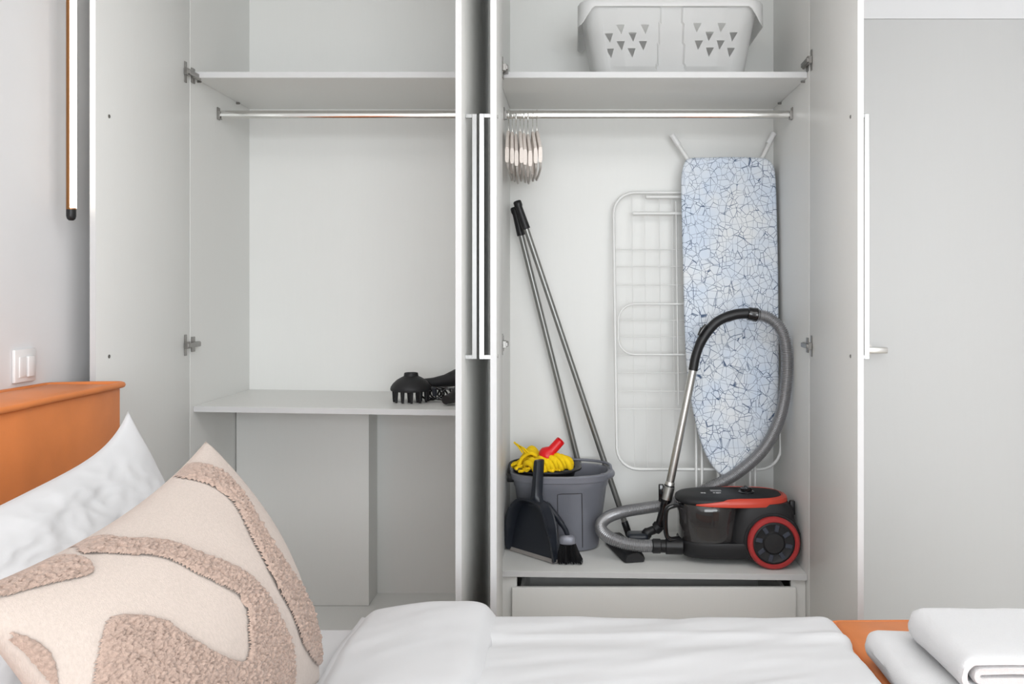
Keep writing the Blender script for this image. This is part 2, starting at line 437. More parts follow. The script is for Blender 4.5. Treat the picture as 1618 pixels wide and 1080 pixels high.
for i, x in enumerate(hx):
    t = h0 if i == 0 else copy_tree(h0)
    t.location = (x, 3.32, 2.035-[0, .004, .012, .002, .008, .013, .003, 0][i]); t.rotation_euler = (0, 0, math.radians(rots[i]*.35))
    t['label'] = 'whitewashed wooden hanger on the chrome rail, ' + words[i]; t['group'] = 'hangers on the right rail'

# ------------------------------------------------------------------ laundry basket
t = thing('laundry_basket', 'translucent white plastic laundry basket with triangular holes on the top shelf', 'basket', (.340, 3.385, 2.142))
BZ0, BH = 2.1425, .268; BCX, BCY = .340, 3.385
def bask(s, v, off=0.):
    """s: 0..1 around a rounded rectangle starting at the front-left corner of the front; v: 0..1 up"""
    a = (.268+.046*v); bb = (.160+.040*v); r = .06+.02*v
    # perimeter walk
    w, d = 2*(a-r), 2*(bb-r); q = PI*r/2; Ltot = 2*w+2*d+4*q; x = (s % 1)*Ltot
    for kind, ln, cx, cy, a0 in (('l', w, -a+r, -bb, 0), ('c', q, a-r, -bb+r, -PI/2), ('l', d, a, -bb+r, PI/2), ('c', q, a-r, bb-r, 0), ('l', w, a-r, bb, PI), ('c', q, -a+r, bb-r, PI/2), ('l', d, -a, bb-r, -PI/2), ('c', q, -a+r, -bb+r, PI)):
        if x <= ln or ln == q and cx == -a+r and cy == -bb+r:
            if kind == 'l':
                n_ = {0: (0, -1), PI/2: (1, 0), PI: (0, 1), -PI/2: (-1, 0)}[a0]; dx = (math.cos(a0), math.sin(a0))
                return Vector((BCX+cx+dx[0]*x+n_[0]*off, BCY+cy+dx[1]*x+n_[1]*off, BZ0+BH*v))
            an = a0+min(1, x/ln)*PI/2; return Vector((BCX+cx+math.cos(an)*(r+off), BCY+cy+math.sin(an)*(r+off), BZ0+BH*v))
        x -= ln
def fs(v=0.5): # fraction of the perimeter on the straight front
    a = (.268+.046*v); bb = (.160+.040*v); r = .06+.02*v; w, d = 2*(a-r), 2*(bb-r); return w/(2*w+2*d+2*PI*r)
FS = .305
def proud(u, v):   # u in -1..1 across the front
    edge = .24-.10*v
    if v > .14 and v < .93 and edge < abs(u): return .007*max(0, min(1, (1-abs(u))/.25))
    return 0.
def front(u, v):   # u -1..1 across the front wall
    a = (.268+.046*v)-.058; bb = (.160+.040*v)
    return Vector((BCX+u*a, BCY-bb-proud(u, v), BZ0+BH*v))
b = B()
holes = []
for cx, cy in ((495, 150), (590, 148), (543, 182), (632, 182), (500, 210), (587, 210), (541, 118), (640, 118), (850, 112), (948, 112), (900, 146), (997, 146), (857, 180), (945, 179), (902, 207), (988, 207)):
    p = at(770+cx/2.568, cy/2.568, BCY-.185); v = (p.z-BZ0)/BH; u = (p.x-BCX)/((.268+.046*v)-.058); holes.append((u, v))
def tri(u, v): return [(u-.064, v+.050), (u+.064, v+.050), (u, v-.072)]
NX, NV = 72, 34
pts = [Vector((-1+2*i/NX, j/NV)) for j in range(NV+1) for i in range(NX+1)]
def near(p):
    for u, v in holes:
        if abs(p.x-u) < .075 and -.085 < p.y-v < .062: return True
    return False
pts = [p for p in pts if not near(p)]; edges = []
for u, v in holes:
    k = len(pts); pts += [Vector(q) for q in tri(u, v)]; edges += [(k, k+1), (k+1, k+2), (k+2, k)]
vo, eo, fo, *_ = geometry.delaunay_2d_cdt(pts, edges, [], 0, 1e-5)
bvs = [b.verts.new(front(p.x, p.y)) for p in vo]
for f in fo:
    c = sum((vo[i] for i in f), Vector((0, 0)))/len(f); ins = False
    for u, v in holes:
        if geometry.intersect_point_tri_2d(c, *[Vector(q) for q in tri(u, v)]): ins = True; break
    if not ins: b.faces.new([bvs[i] for i in f])
# remaining wall: right corner, right end, back, left end, left corner
def rest(k, v):
    a = (.268+.046*v); bb = (.160+.040*v); r = .058
    path = []
    for cx, cy, a0 in ((a-r, -bb+r, -PI/2), (a-r, bb-r, 0), (-a+r, bb-r, PI/2), (-a+r, -bb+r, PI)):
        for q in range(9): path.append((cx+r*math.cos(a0+q*PI/16), cy+r*math.sin(a0+q*PI/16)))
    x, y = path[k]; return Vector((BCX+x, BCY+y, BZ0+BH*v))
loft(b, [[rest(k, j/12) for k in range(36)] for j in range(13)], False, False, close=False)
loft(b, [[rest(k, 0)+Vector((0, 0, .001)) for k in range(36)]], False, True)
bmesh.ops.solidify(b, geom=b.faces[:], thickness=.0022)
obj('basket_body', b, M['basket'], t, 40)
b = B()   # rolled rim with down-turned end grips
path = [rest(k, 1) for k in range(36)]
prof = [(-.002, -.002), (.004, .004), (.018, .004), (.024, -.004), (.025, -.022), (.022, -.022), (.020, -.006), (.004, .000)]
rings = []
for i, p in enumerate(path):
    n_ = Vector((p.x-BCX, p.y-BCY, 0)); n_ = Vector((math.copysign(min(1, abs(n_.x)/.25)**6, n_.x), math.copysign(min(1, abs(n_.y)/.15)**6, n_.y), 0)).normalized()
    end = max(0, min(1, (abs(p.x-BCX)-.262)/.04))
    rings.append([p+n_*q+Vector((0, 0, z*(1+2.6*end) if z < -.01 else z)) for q, z in prof])
rings.append(rings[0]); loft(b, rings, False, False); obj('rim', b, M['basket'], t, 40)

# ------------------------------------------------------------------ hair dryer and its diffuser on the left shelf
def SLZ(x): return .982+SL*(x-LX0)
p = at(648, 637, 3.29); cx, cy = p.x, 3.31; z0 = SLZ(cx)+.0015
t = thing('diffuser', 'black round diffuser attachment with long prongs standing on the left shelf', 'hairdryer attachment', (cx, cy, z0))
b = B(); lathe(b, [(.074, .042), (.076, .047), (.074, .056), (.066, .068), (.052, .081), (.036, .090), (.027, .094), (.025, .106), (.022, .107), (.021, .095), (.030, .088), (.048, .075), (.062, .062), (.068, .050), (.068, .040), (.040, .036), (.02, .036), (.0, .036)], Matrix.Translation((cx, cy, z0)), 40)
obj('bowl', b, M['softblack'], t)
for n_, R_, ln in ((12, .062, .046), (7, .036, .044), (1, 0., .042)):
    for k in range(n_):
        a = 2*PI*k/n_+.2; b = B()
        lathe(b, [(.0042, 0), (.0055, .012), (.0075, ln)], Matrix.Translation((cx+R_*math.cos(a), cy+R_*math.sin(a), z0)), 8); obj('prong', b, M['black'], t)
hx0 = at(672, 620, 3.36).x
zz = SLZ(hx0+.08)
t = thing('hair_dryer', 'black hairdryer lying with coiled cord beside the diffuser on the left shelf', 'hairdryer', (hx0+.1, 3.36, zz))
b = B()
tube(b, [(hx0-.02, 3.375, zz+.064), (hx0+.03, 3.37, zz+.066), (hx0+.075, 3.365, zz+.074), (hx0+.115, 3.36, zz+.086), (hx0+.16, 3.355, zz+.092), (hx0+.19, 3.35, zz+.092)], [.016, .020, .024, .032, .040, .036], 20); obj('barrel', b, M['softblack'], t, 50)
b = B(); tube(b, [(hx0+.150, 3.345, zz+.07), (hx0+.13, 3.29, zz+.035), (hx0+.115, 3.25, zz+.024), (hx0+.10, 3.20, zz+.022)], [.024, .022, .020, .016], 14); obj('handle', b, M['black'], t, 50)
b = B()
for i in range(6):
    c = Vector((hx0+.025+.012*i, 3.335-.008*i, zz+.030+.002*(i % 2))); R_ = .026-.001*(i % 3)
    ring = [c+Vector((R_*1.35*math.cos(a)+.004*i, -.012*math.sin(a)+.012*math.cos(a+i), R_*math.sin(a)*.95)) for a in [2*PI*k/18 for k in range(18)]]
    tube(b, ring, .0036, 7, True)
obj('cord', b, M['gloss'], t, 60)
b = B(); lathe(b, [(.009, 0), (.010, .02), (.007, .032)], Matrix.Translation((hx0+.045, 3.300, zz+.028)) @ Matrix.Rotation(.5, 4, 'X'), 12); obj('plug', b, M['navy'], t)

# ------------------------------------------------------------------ two steel poles leaning in the corner
def pole(label, top, bot, grip, name, head):
    t = thing(name, label, 'pole', tuple(bot), 'cleaning poles in the corner')
    top, bot = Vector(top), Vector(bot); d_ = (bot-top).normalized()
    b = B(); tube(b, [top+d_*grip*.7, bot-d_*.06], .0115, 14); obj('tube', b, M['pole'], t, 60)
    b = B(); tube(b, [top, top+d_*.004, top+d_*.02, top+d_*.028, top+d_*grip*.5, top+d_*grip, top+d_*(grip+.002)], [.012, .016, .0165, .0135, .0145, .0165, .012], 14); obj('grip', b, M['black'], t, 50)
    b = B(); tube(b, [bot-d_*.065, bot-d_*.06, bot-d_*.004, bot], [.0105, .0135, .0135, .010], 12); obj('end_cap', b, M['black'], t, 50)
    return t
pole('grey steel mop pole with black grip, leaning behind the grey bucket', (-.246, 3.565, 1.715), (.080, 3.615, SZ(.08)+.004), .115, 'mop_pole', 0)
pole('grey steel broom pole with black grip, its foot beside the vacuum hose', (-.232, 3.515, 1.735), (.212, 3.555, SZ(.21)+.004), .115, 'broom_pole', 0)

# ------------------------------------------------------------------ bucket
bcx, bcy, bz = -.058, 3.445, SZ(-.058)+.002
t = thing('bucket', 'grey oval plastic mop bucket with a black wringer, on the low right shelf', 'bucket', (bcx, bcy, bz))
b = B(); H_ = .285
def bring(v, off=0.): return sering(bcx, bcy, .145+.038*v+off, .112+.020*v+off, 2.5, bz+H_*v, 56)
prof = [(0, -.006), (.004, -.001), (.02, 0), (.80, 0), (.82, .004), (.90, .005), (.91, .012), (.985, .013), (1., .009), (1., -.002), (.97, -.004), (.5, -.004), (.03, -.005)]
loft(b, [bring(v, o) for v, o in prof], True, True); obj('bucket_body', b, M['bucket'], t, 40)
# raised panel outline on the front
b = B()
def onb(u, v, off=.0008):   # u in metres around the front centre
    a, bb = .145+.038*v, .112+.020*v; th = -PI/2+u/.15; c, s = math.cos(th), math.sin(th); n_ = 2.5
    k = (abs(c/a)**n_+abs(s/bb)**n_)**(-1/n_); return Vector((bcx+(k+off)*c, bcy+(k+off)*s, bz+H_*v))
pl = [onb(-.012+.0*k, .05+.71*k/8) for k in range(9)]+[onb(-.012+.100*k/6, .77) for k in range(1, 7)]+[onb(.088+.014*k/8, .77-.72*k/8) for k in range(1, 9)]
tube(b, pl, .0014, 6); obj('moulded_panel', b, M['cyclone'], t, 60)
# wringer insert (black) in the left half
b = B(); wx = bcx-.052
loft(b, [sering(wx, bcy, a, bb, 2.6, bz+z, 40) for z, a, bb in ((.13, .045, .045), (.15, .055, .055), (.27, .105, .108), (.291, .112, .116), (.294, .132, .132), (.300, .132, .132), (.300, .108, .112), (.28, .100, .104), (.16, .050, .050))], True, True)
wo = obj('wringer', b, M['black'], t, 40)
b = B(); tube(b, catmull([(bcx-.178, bcy-.035, bz+.262), (bcx-.197, bcy-.03, bz+.275), (bcx-.199, bcy, bz+.29), (bcx-.193, bcy+.06, bz+.302), (bcx-.14, bcy+.118, bz+.306)], 6), .0055, 8); bx(b, bcx-.203, bcx-.165, bcy-.045, bcy-.015, bz+.245, bz+.275, .004); obj('handle_mount', b, M['black'], t, 50)
b = B()   # bail handle folded down onto the rim
hp = [(bcx+.197, bcy-.01, bz+.272)]+[tuple(sering(bcx, bcy, .192, .146, 2.5, bz+.296, 60)[k]) for k in range(1, 27)]
tube(b, hp, .0055, 8); hp = [(p_[0], p_[1]*.9+bcy*.1, p_[2]+.004) for p_ in hp[1:20]]
obj('bail_handle', b, M['bucket'], t, 60)
b = B(); loft(b, [[Vector((bcx+x, bcy+y*s, bz+z)) for x, y, z in ((.16, -.05, .262), (.185, -.035, .25), (.207, 0, .262), (.185, .035, .25), (.16, .05, .262))]+[Vector((bcx+x, bcy+y*s, bz+z)) for x, y, z in ((.165, .05, .29), (.187, .03, .288), (.211, 0, .290), (.187, -.03, .288), (.165, -.05, .29))] for s in (.98, 1.)], True, True) if False else tube(b, catmull([(bcx+.150, bcy-.085, bz+.276), (bcx+.183, bcy-.055, bz+.272), (bcx+.196, bcy-.01, bz+.272), (bcx+.188, bcy+.045, bz+.276)], 6), [.004]+[.012]*17+[.004], 10)
obj('pouring_lip', b, M['bucket'], t, 50)

# ------------------------------------------------------------------ yellow mop head with red socket lying on the wringer
mc_ = at(852, 720, 3.36)
t = thing('string_mop', 'yellow string mop head with red socket, heaped on top of the grey bucket', 'mop', (mc_.x, 3.40, bz+.296))
b = B(); rnd = random.Random(3)
sock = at(872, 712, 3.36)
for i in range(64):
    a = rnd.uniform(0, 2*PI); Lr = rnd.uniform(.03, .105)
    ex = max(-.235, min(.012, mc_.x+Lr*1.05*math.cos(a)-.012)); ey = 3.385+Lr*.85*math.sin(a)
    top = bz+.318+rnd.uniform(.0, .028)
    p0 = Vector((mc_.x+.02+rnd.uniform(-.02, .02), 3.385+rnd.uniform(-.025, .025), bz+.325))
    p2 = Vector((ex, ey, bz+.306+rnd.uniform(0, .012)))
    p1 = p0.lerp(p2, .5)+Vector((rnd.uniform(-.015, .015), rnd.uniform(-.015, .015), rnd.uniform(.0, .03)))
    p1.z = max(p1.z, top-.005)
    p3 = p2+Vector((rnd.uniform(-.02, .02), rnd.uniform(-.02, .02), .0)); p3.x = max(-.24, p3.x)
    tube(b, catmull([p0, p1, p2, p3], 5), .0058, 7)
st = obj('strands', b, M['yellow'], t, 60); st['kind'] = 'stuff'
b = B()
for i in range(5):   # raised loops at the left
    q = at(838-4*i, 716, 3.36); q = Vector((q.x+.01*i, 3.36+.014*i, bz+.31))
    tube(b, catmull([q+Vector((.035, 0, 0)), q+Vector((.028, .004, .035)), q+Vector((0, .006, .052+.003*i)), q+Vector((-.03, .004, .034)), q+Vector((-.045, 0, .004))], 6), .0075, 8)
for i in range(3):   # stray ends poking up and left
    q = at(826+5*i, 715, 3.34); e = at(812+4*i, 698+3*i, 3.34)
    tube(b, [q, q.lerp(e, .5)+Vector((0, 0, .004)), e], .0035, 6)
for i in range(9):   # thick loops tumbling over the front and the right end
    f = i/8; q = Vector((mc_.x-.030+.125*f, 3.318+.012*math.sin(3*f), bz+.314+.016*f+.006*(i % 2)))
    tube(b, catmull([q+Vector((-.022, .03, .004)), q+Vector((-.012, .004, .020+.006*f)), q+Vector((.010, -.012, .012)), q+Vector((.020, -.006, -.010)), q+Vector((.024, .02, -.012))], 6), [.006]+[.0115]*23+[.007], 9)
for i in range(3):
    q = Vector((mc_.x+.062+.010*i, 3.335+.014*i, bz+.325))
    tube(b, catmull([q+Vector((-.04, 0, .008)), q+Vector((0, -.014, .020)), q+Vector((.030, -.006, .010)), q+Vector((.036, .004, -.012))], 6), [.007]+[.014]*17+[.009], 9)
lo = obj('loops', b, M['yellow'], t, 60); lo['kind'] = 'stuff'
b = B(); base = Vector((mc_.x+.034, 3.350, bz+.360)); axis = Vector((.66, -.10, .74)).normalized()
rotm = Vector((0, 0, 1)).rotation_difference(axis).to_matrix().to_4x4()
lathe(b, [(.030, -.020), (.034, -.010), (.034, .002), (.026, .014), (.0185, .024), (.0178, .070), (.017, .072), (.0135, .071), (.0125, .03)], Matrix.Translation(base) @ rotm, 20)
obj('socket', b, M['signalred'], t, 40)

# ------------------------------------------------------------------ dustpan and hand brush
pa, pb = Vector((-.238, 3.364, 0)), Vector((-.066, 3.195, 0))
ux = (pb-pa).normalized(); nx = Vector((-ux.y, ux.x, 0))      # nx points to the back (bucket)
if nx.y < 0: nx = -nx
mid = (pa+pb)/2; wd = (pb-pa).length/2; zb = SZ(-.2)+.003
t = thing('dustpan', 'black dustpan standing upright on its lip against the grey bucket', 'dustpan', (mid.x, mid.y, zb))
def dp(u, v, w):    # u across, v up, w to the viewer
    lean = .10*v
    return mid+ux*u+nx*(lean-w)+Vector((0, 0, zb+v))
def arch(k, N, inset=0.):   # outline from lower left over the top to lower right
    a = PI-PI*k/N; c, s = math.cos(a), math.sin(a)
    x = math.copysign(abs(c)**.74, c)*(wd-inset); z = (abs(s)**.95)*(.205-inset)
    return x, z
N = 36
b = B()
rings = []
for wv, ins in ((0, 0), (.045, -.004), (.052, -.010), (.055, -.010), (.055, -.002), (.048, .004), (.008, .008)):
    ring = []
    for k in range(N+1):
        x, z = arch(k, N, ins); fall = min(1, z/.14)
        ring.append(dp(x, max(.004, z), .006+wv*(.35+.65*fall)))
    rings.append(ring)
loft(b, rings, False, False, close=False)
# back plate
bk = [dp(arch(k, N, 0)[0], max(.004, arch(k, N, 0)[1]), .0) for k in range(N+1)]; fr = [dp(arch(k, N, .006)[0], max(.004, arch(k, N, .006)[1]), .012) for k in range(N+1)]
loft(b, [bk, fr], True, True)
pan = obj('pan', b, M['navy'], t, 40)
b = B(); loft(b, [[dp(u, v, w) for v, w in ((0, .0), (.010, .0), (.012, .014), (0, .018))] for u in (-wd, 0, wd)]); obj('lip', b, M['lipgrey'], t)
b = B(); loft(b, [[dp(.012+u*hw, v, w) for u, w in ((-1, .012), (-1, .030), (-.6, .040), (.6, .040), (1, .030), (1, .012), (.6, .004), (-.6, .004))] for v, hw in ((.185, .036), (.205, .026), (.225, .019), (.26, .0165), (.322, .0155), (.344, .0145), (.350, .010))]); obj('handle', b, M['navy'], t, 40)
br = Vector((-.022, 3.205, SZ(-.02)+.002))
t = thing('hand_brush', 'small hand brush with black bristles, standing beside the dustpan', 'brush', tuple(br))
b = B(); loft(b, [sering(br.x-.008, br.y, a, bb, 2.6, br.z+z, 24) for z, a, bb in ((.066, .024, .014), (.070, .030, .018), (.086, .031, .018), (.094, .026, .015), (.099, .012, .010))]); obj('brush_block', b, M['bucket'], t, 40)
b = B(); tube(b, catmull([(br.x-.008, br.y, br.z+.094), (br.x-.016, br.y+.022, br.z+.112), (br.x-.048, br.y+.056, br.z+.150), (br.x-.088, br.y+.078, br.z+.195)], 6), [.010]+[.009]*8+[.011]*9+[.007], 10); obj('handle', b, M['navy'], t, 50)
b = B(); rnd = random.Random(5)
for i in range(260):
    u, w = rnd.uniform(-1, 1), rnd.uniform(-1, 1)
    p0 = Vector((br.x-.008+u*.026, br.y+w*.013, br.z+.07)); p1 = Vector((br.x+.002+u*.045, br.y-.006+w*.022, br.z+rnd.uniform(0, .008)))
    p1.x += rnd.uniform(-.003, .003); tube(b, [p0, p0.lerp(p1, .5)+Vector((-.002, 0, .001)), p1], [.0016, .0016, .0010], 4)
bo = obj('bristles', b, M['black'], t, 60); bo['kind'] = 'stuff'

# ------------------------------------------------------------------ drying rack
def rackd(py): return 3.605-(py-303)/(742-303)*.10
def rk(px, py, dd=0.): return at(px, py, rackd(py)+dd)
t = thing('drying_rack', 'folded white wire drying rack leaning on the wardrobe back behind the ironing board', 'drying rack', (.49, 3.52, .41))
def rrect(x0, x1, y0, y1, r, dx=0., dd=0., slant=0.):
    out_ = []
    for cx, cy, a0 in ((x1-r, y0+r, -90), (x1-r, y1-r, 0), (x0+r, y1-r, 90), (x0+r, y0+r, 180)):
        for k in range(7):
            a = math.radians(a0+15*k); X = cx+r*math.cos(a); Y = cy+r*math.sin(a)
            out_.append(rk(X+slant*(Y-303)/440, Y, dd))
    return out_
b = B(); tube(b, rrect(969, 1228, 304, 741, 34, slant=6), .0060, 8, True); obj('outer_frame', b, M['wirewhite'], t, 60)
b = B(); tube(b, rrect(977, 1226, 480, 560, 26, dd=-.012, slant=0), .0042, 8, True); obj('wing_frame', b, M['wirewhite'], t, 60)
for py in (394, 421, 450, 506, 532, 561, 589, 618, 646):
    b = B(); tube(b, [rk(973+6*(py-303)/440, py), rk(1224, py)], .0018, 6); obj('cross_wire', b, M['wirewhite'], t, 60)
for px in (998, 1018, 1041, 1062, 1130, 1180):
    b = B(); tube(b, [rk(px, 306, .004), rk(px+5, 738, .004)], .0012, 6); obj('upright_wire', b, M['wirewhite'], t, 60)
for py, x0 in ((311, 1021), (337, 1000)):
    b = B(); tube(b, [rk(x0, py, -.006), rk(1222, py, -.006)], .0068, 8); obj('hinge_bar', b, M['wirewhite'], t, 60)
b = B(); tube(b, [rk(1068, 318, -.008), rk(1072, 640, -.008)], .0028, 8); obj('inner_bar', b, M['wirewhite'], t, 60)
for px in (1100, 1109):
    p0 = rk(px, 500, -.012); p1 = rk(px, 741, -.012); b = B()
    tube(b, [p0, p1, (p1.x, p1.y-.01, SZ(p1.x)+.001)], .0050, 8); obj('leg', b, M['wirewhite'], t, 60)
for px in (1185, 1193):
    p0 = rk(px, 500, -.012); p1 = rk(px, 741, -.012); b = B()
    tube(b, [p0, p1, (p1.x, p1.y-.01, SZ(p1.x)+.001)], .0050, 8); obj('leg', b, M['wirewhite'], t, 60)

# ------------------------------------------------------------------ ironing board
def bd(py): return 3.545-(py-248)/(752-248)*.105
t = thing('ironing_board', 'ironing board with blue cracked-line cover, standing nose down behind the vacuum cleaner', 'ironing board', (.60, 3.45, .40))
outl = [(1090, 250), (1120, 248.5), (1160, 248), (1200, 249), (1213, 252), (1221, 260), (1225, 275), (1227, 320), (1229, 400), (1230, 480), (1230.5, 560), (1230, 620), (1226, 662), (1216, 698), (1200, 722), (1180, 740), (1160, 750), (1146, 752), (1134, 746), (1120, 728), (1107, 698), (1097, 660), (1090, 620), (1084, 570), (1081, 500), (1079, 420), (1077, 340), (1076, 290), (1078, 268), (1082, 256)]
ol = catmull([(x, y, 0) for x, y in outl], 3, True)
cxp, cyp = 1153, 480
def bring2(sc, off): return [at(cxp+(p.x-cxp)*(1-sc/80), cyp+(p.y-cyp)*(1-sc/240), bd(p.y)+off) for p in ol]
b = B(); rings = [bring2(s, o) for s, o in ((6, .012), (1, .010), (0, .004), (0, -.004), (.5, -.010), (1.6, -.014), (3.5, -.0165), (8, -.018), (20, -.0185), (45, -.019), (70, -.019))]
loft(b, rings); obj('padded_cover', b, M['ironcover'], t, 50)
def tb(nm, pts, r): b = B(); tube(b, pts, r, 10); return obj(nm, b, M['wirewhite'], t, 60)
dl = .028
tb('leg', [at(1066, 220, bd(220)+dl), at(1090, 256, bd(256)+dl), at(1108, 300, bd(300)+dl), at(1126, 520, bd(520)+dl), at(1136, 720, bd(720)+dl), Vector((at(1136, 720, bd(720)).x, 3.463, SZ(.55)+.002))], .0085)
tb('leg', [at(1220, 218, bd(218)+dl), at(1203, 252, bd(252)+dl), at(1190, 300, bd(300)+dl), at(1170, 520, bd(520)+dl), at(1160, 720, bd(720)+dl), Vector((at(1160, 720, bd(720)).x, 3.463, SZ(.6)+.002))], .0085)
for a, c in (((1062, 213), (1072, 229)), ((1223, 210), (1214, 227))):
    b = B(); tube(b, [at(a[0], a[1], bd(220)+dl), at(c[0], c[1], bd(220)+dl)], .0112, 12); obj('rubber_foot', b, M['plastwhite'], t, 60)

# ------------------------------------------------------------------ vacuum cleaner
vy = 3.290; sz = SZ(.6)
vac = thing('vacuum_cleaner', 'black bagless vacuum cleaner with red trim and red wheel rings, hose and wand upright', 'vacuum cleaner', (.58, vy, SZ(.58)))
def VZ(o): return sz+o
b = B(); loft(b, [sering(.580, vy, a, bb, 3.0, VZ(z), 56) for z, a, bb in ((.020, .180, .085), (.024, .192, .098), (.036, .203, .106), (.060, .208, .111), (.078, .209, .112), (.083, .206, .110))]); obj('chassis', b, M['softblack'], vac, 40)
b = B()   # motor housing behind the dust cup, leaning front edge
rings = []
for z, x0, x1, bb in ((.079, .545, .790, .112), (.12, .552, .792, .113), (.17, .562, .790, .112), (.205, .570, .782, .110), (.222, .578, .765, .106)):
    rings.append(sering((x0+x1)/2, vy, (x1-x0)/2, bb, 4.0, VZ(z), 48))
loft(b, rings); obj('motor_housing', b, M['softblack'], vac, 40)
b = B(); loft(b, [sering(.485, vy, .110*s, .110*s, 2.3, VZ(z), 48) for z, s in ((.0835, .97), (.088, 1.), (.19, 1.02), (.212, 1.01), (.216, .98))]); obj('dust_cup', b, M['tinted'], vac, 40)
b = B(); lathe(b, [(.040, .087), (.040, .13), (.055, .15), (.060, .20), (.060, .213)], Matrix.Translation((.495, vy, sz)), 28); obj('cyclone', b, M['cyclone'], vac)
cov = [(.2165, .198, .110), (.219, .201, .113), (.226, .202, .114), (.234, .199, .111), (.240, .190, .102), (.2435, .172, .086), (.2455, .13, .058), (.246, .06, .03)]
b = B(); loft(b, [sering(.566, vy, a, bb, 2.7, VZ(z), 64) for z, a, bb in cov]); obj('top_cover', b, M['softblack'], vac, 50)
# red trim along the camera side and around the tail of the cover
def trim(sgn):
    b = B(); rings = []; N = 40
    for k in range(N+1):
        th = -PI*.70+(PI*.70+.0)*k/N   # front side from the nose to the tail
        th = th if sgn > 0 else -th
        c, s = math.cos(th), math.sin(th); n_ = 2.7
        f = math.copysign(abs(c)**(2/n_), c); g = math.copysign(abs(s)**(2/n_), s)
        w = min(1, k/12); lo_, hi = .2165-.004*w, .2165+.004+.015*w; wide = .004+.010*max(0, (k-22)/18)
        def pt(a, z): return Vector((.566+(.202+a)*f, vy+(.114+a)*g, VZ(z)))
        rings.append([pt(-.004, lo_), pt(.0028, lo_), pt(.0038, (lo_+hi)/2), pt(.0015, hi), pt(-.006-wide, hi+.0065*w), pt(-.010-wide, hi-.004)])
    loft(b, rings); return obj('red_trim', b, M['red'], vac, 50)
trim(1); trim(-1)
b = B(); lathe(b, [(.029, .243), (.029, .249), (.027, .251), (.021, .252), (.021, .262), (.018, .264), (.0, .264)], Matrix.Translation((.622, vy-.018, sz)), 24); bx(b, .617, .627, vy-.040, vy+.004, VZ(.262), VZ(.267), .002); obj('power_knob', b, M['gloss'], vac, 40)
# faint print on the cover
b = B()
for i, (x, w) in enumerate(((.455, .010), (.466, .006), (.500, .007), (.510, .012), (.523, .005))):
    bx(b, x, x+w, vy-.030-.004*(i % 2), vy-.020, VZ(.2455), VZ(.2465))
for i in range(2): bx(b, .495, .535, vy+.002+.014*i, vy+.006+.014*i, VZ(.2456), VZ(.2466))
obj('printed_mark', b, M['mark'], vac)
# wheels
wxc = .698
for yf, dirn in ((3.148, 1), (3.432, -1)):
    Mw = Matrix.Translation((wxc, yf, SZ(wxc)+.0935)) @ Matrix.Rotation(-PI/2*dirn, 4, 'X')
    b = B(); lathe(b, [(.074, .004), (.077, .0), (.086, .0), (.092, .006), (.093, .014), (.091, .026), (.074, .028), (.074, .004)], Mw, 56); w = obj('wheel', b, M['wheelred'], vac, 40)
    b = B(); lathe(b, [(.0745, .026), (.0745, .007), (.068, .005), (.058, .010), (.040, .010), (.036, .006), (.034, .003), (.0, .002)], Mw, 48); h = obj('hub', b, M['softblack'], w, 30)
    for k in range(8):
        b = B(); bx(b, .041, .066, -.0075, .0075, .0055, .011, .0015, 1, mtx=Mw @ Matrix.Rotation(2*PI*k/8+.2, 4, 'Z')); obj('spoke', b, M['spoke'], w)
    b = B(); lathe(b, [(.100, .030), (.104, .036), (.104, .10)], Mw, 48)
    for v in b.verts:
        if v.co.z < VZ(.02): v.co.z = VZ(.02)
        if v.co.x > .799: v.co.x = .799
    obj('wheel_arch', b, M['softblack'], vac, 40)
b = B(); bx(b, .782, .7995, vy-.06, vy+.05, VZ(.045), VZ(.10), .005); obj('rear_bumper', b, M['black'], vac)
b = B(); bx(b, .775, .794, vy-.05, vy-.03, VZ(.17), VZ(.222), .004); obj('rear_latch', b, M['black'], vac)
# cup handle
b = B(); hl = catmull([(.385, 3.235, VZ(.207)), (.350, 3.215, VZ(.212)), (.327, 3.212, VZ(.200)), (.321, 3.212, VZ(.165)), (.324, 3.212, VZ(.110)), (.338, 3.214, VZ(.092)), (.372, 3.235, VZ(.088))], 7)
tube(b, hl, .0085, 10, flat=1.5); obj('cup_handle', b, M['gloss'], vac, 60)
# hose with real corrugation
hpts = [at(1031, 862, 3.225), at(1005, 861, 3.215), at(975, 854, 3.215), at(955, 843, 3.24), at(949, 830, 3.28), at(960, 817, 3.33), at(985, 808, 3.37), at(1020, 802, 3.395), at(1055, 796, 3.425), at(1090, 783, 3.445), at(1128, 767, 3.43), at(1165, 747, 3.40), at(1205, 711, 3.36), at(1230, 665, 3.33), at(1241, 615, 3.31), at(1243, 560, 3.31), at(1235, 523, 3.32), at(1215, 502, 3.335), at(1193, 497, 3.34)]
hc = resample(catmull(hpts, 10), .0016); rr = [.0205+.0021*(1 if (i % 4) in (0, 1) else -1) for i in range(len(hc))]
b = B(); tube(b, hc, rr, 18); obj('hose', b, M['hose'], vac, 80)
b = B(); c0, c1 = hpts[0], Vector((.385, 3.225, hpts[0].z-.002)); ax = (c1-c0)
tube(b, [c0-ax*.06, c0+ax*.0, c0+ax*.02, c0+ax*.25, c0+ax*.27, c0+ax*.42, c0+ax*.44, c0+ax*.98, c0+ax], [.020, .0235, .026, .026, .023, .023, .028, .029, .022], 22); obj('hose_connector', b, M['black'], vac, 40)
gp = catmull([at(1201, 498, 3.338), at(1186, 495, 3.34), at(1160, 497, 3.34), at(1132, 509, 3.34), at(1111, 534, 3.335), at(1100, 560, 3.333), at(1095, 585, 3.33)], 8)
b = B(); tube(b, gp, [.0195]*20+[.0185]*16+[.0175]*(len(gp)-36), 18)
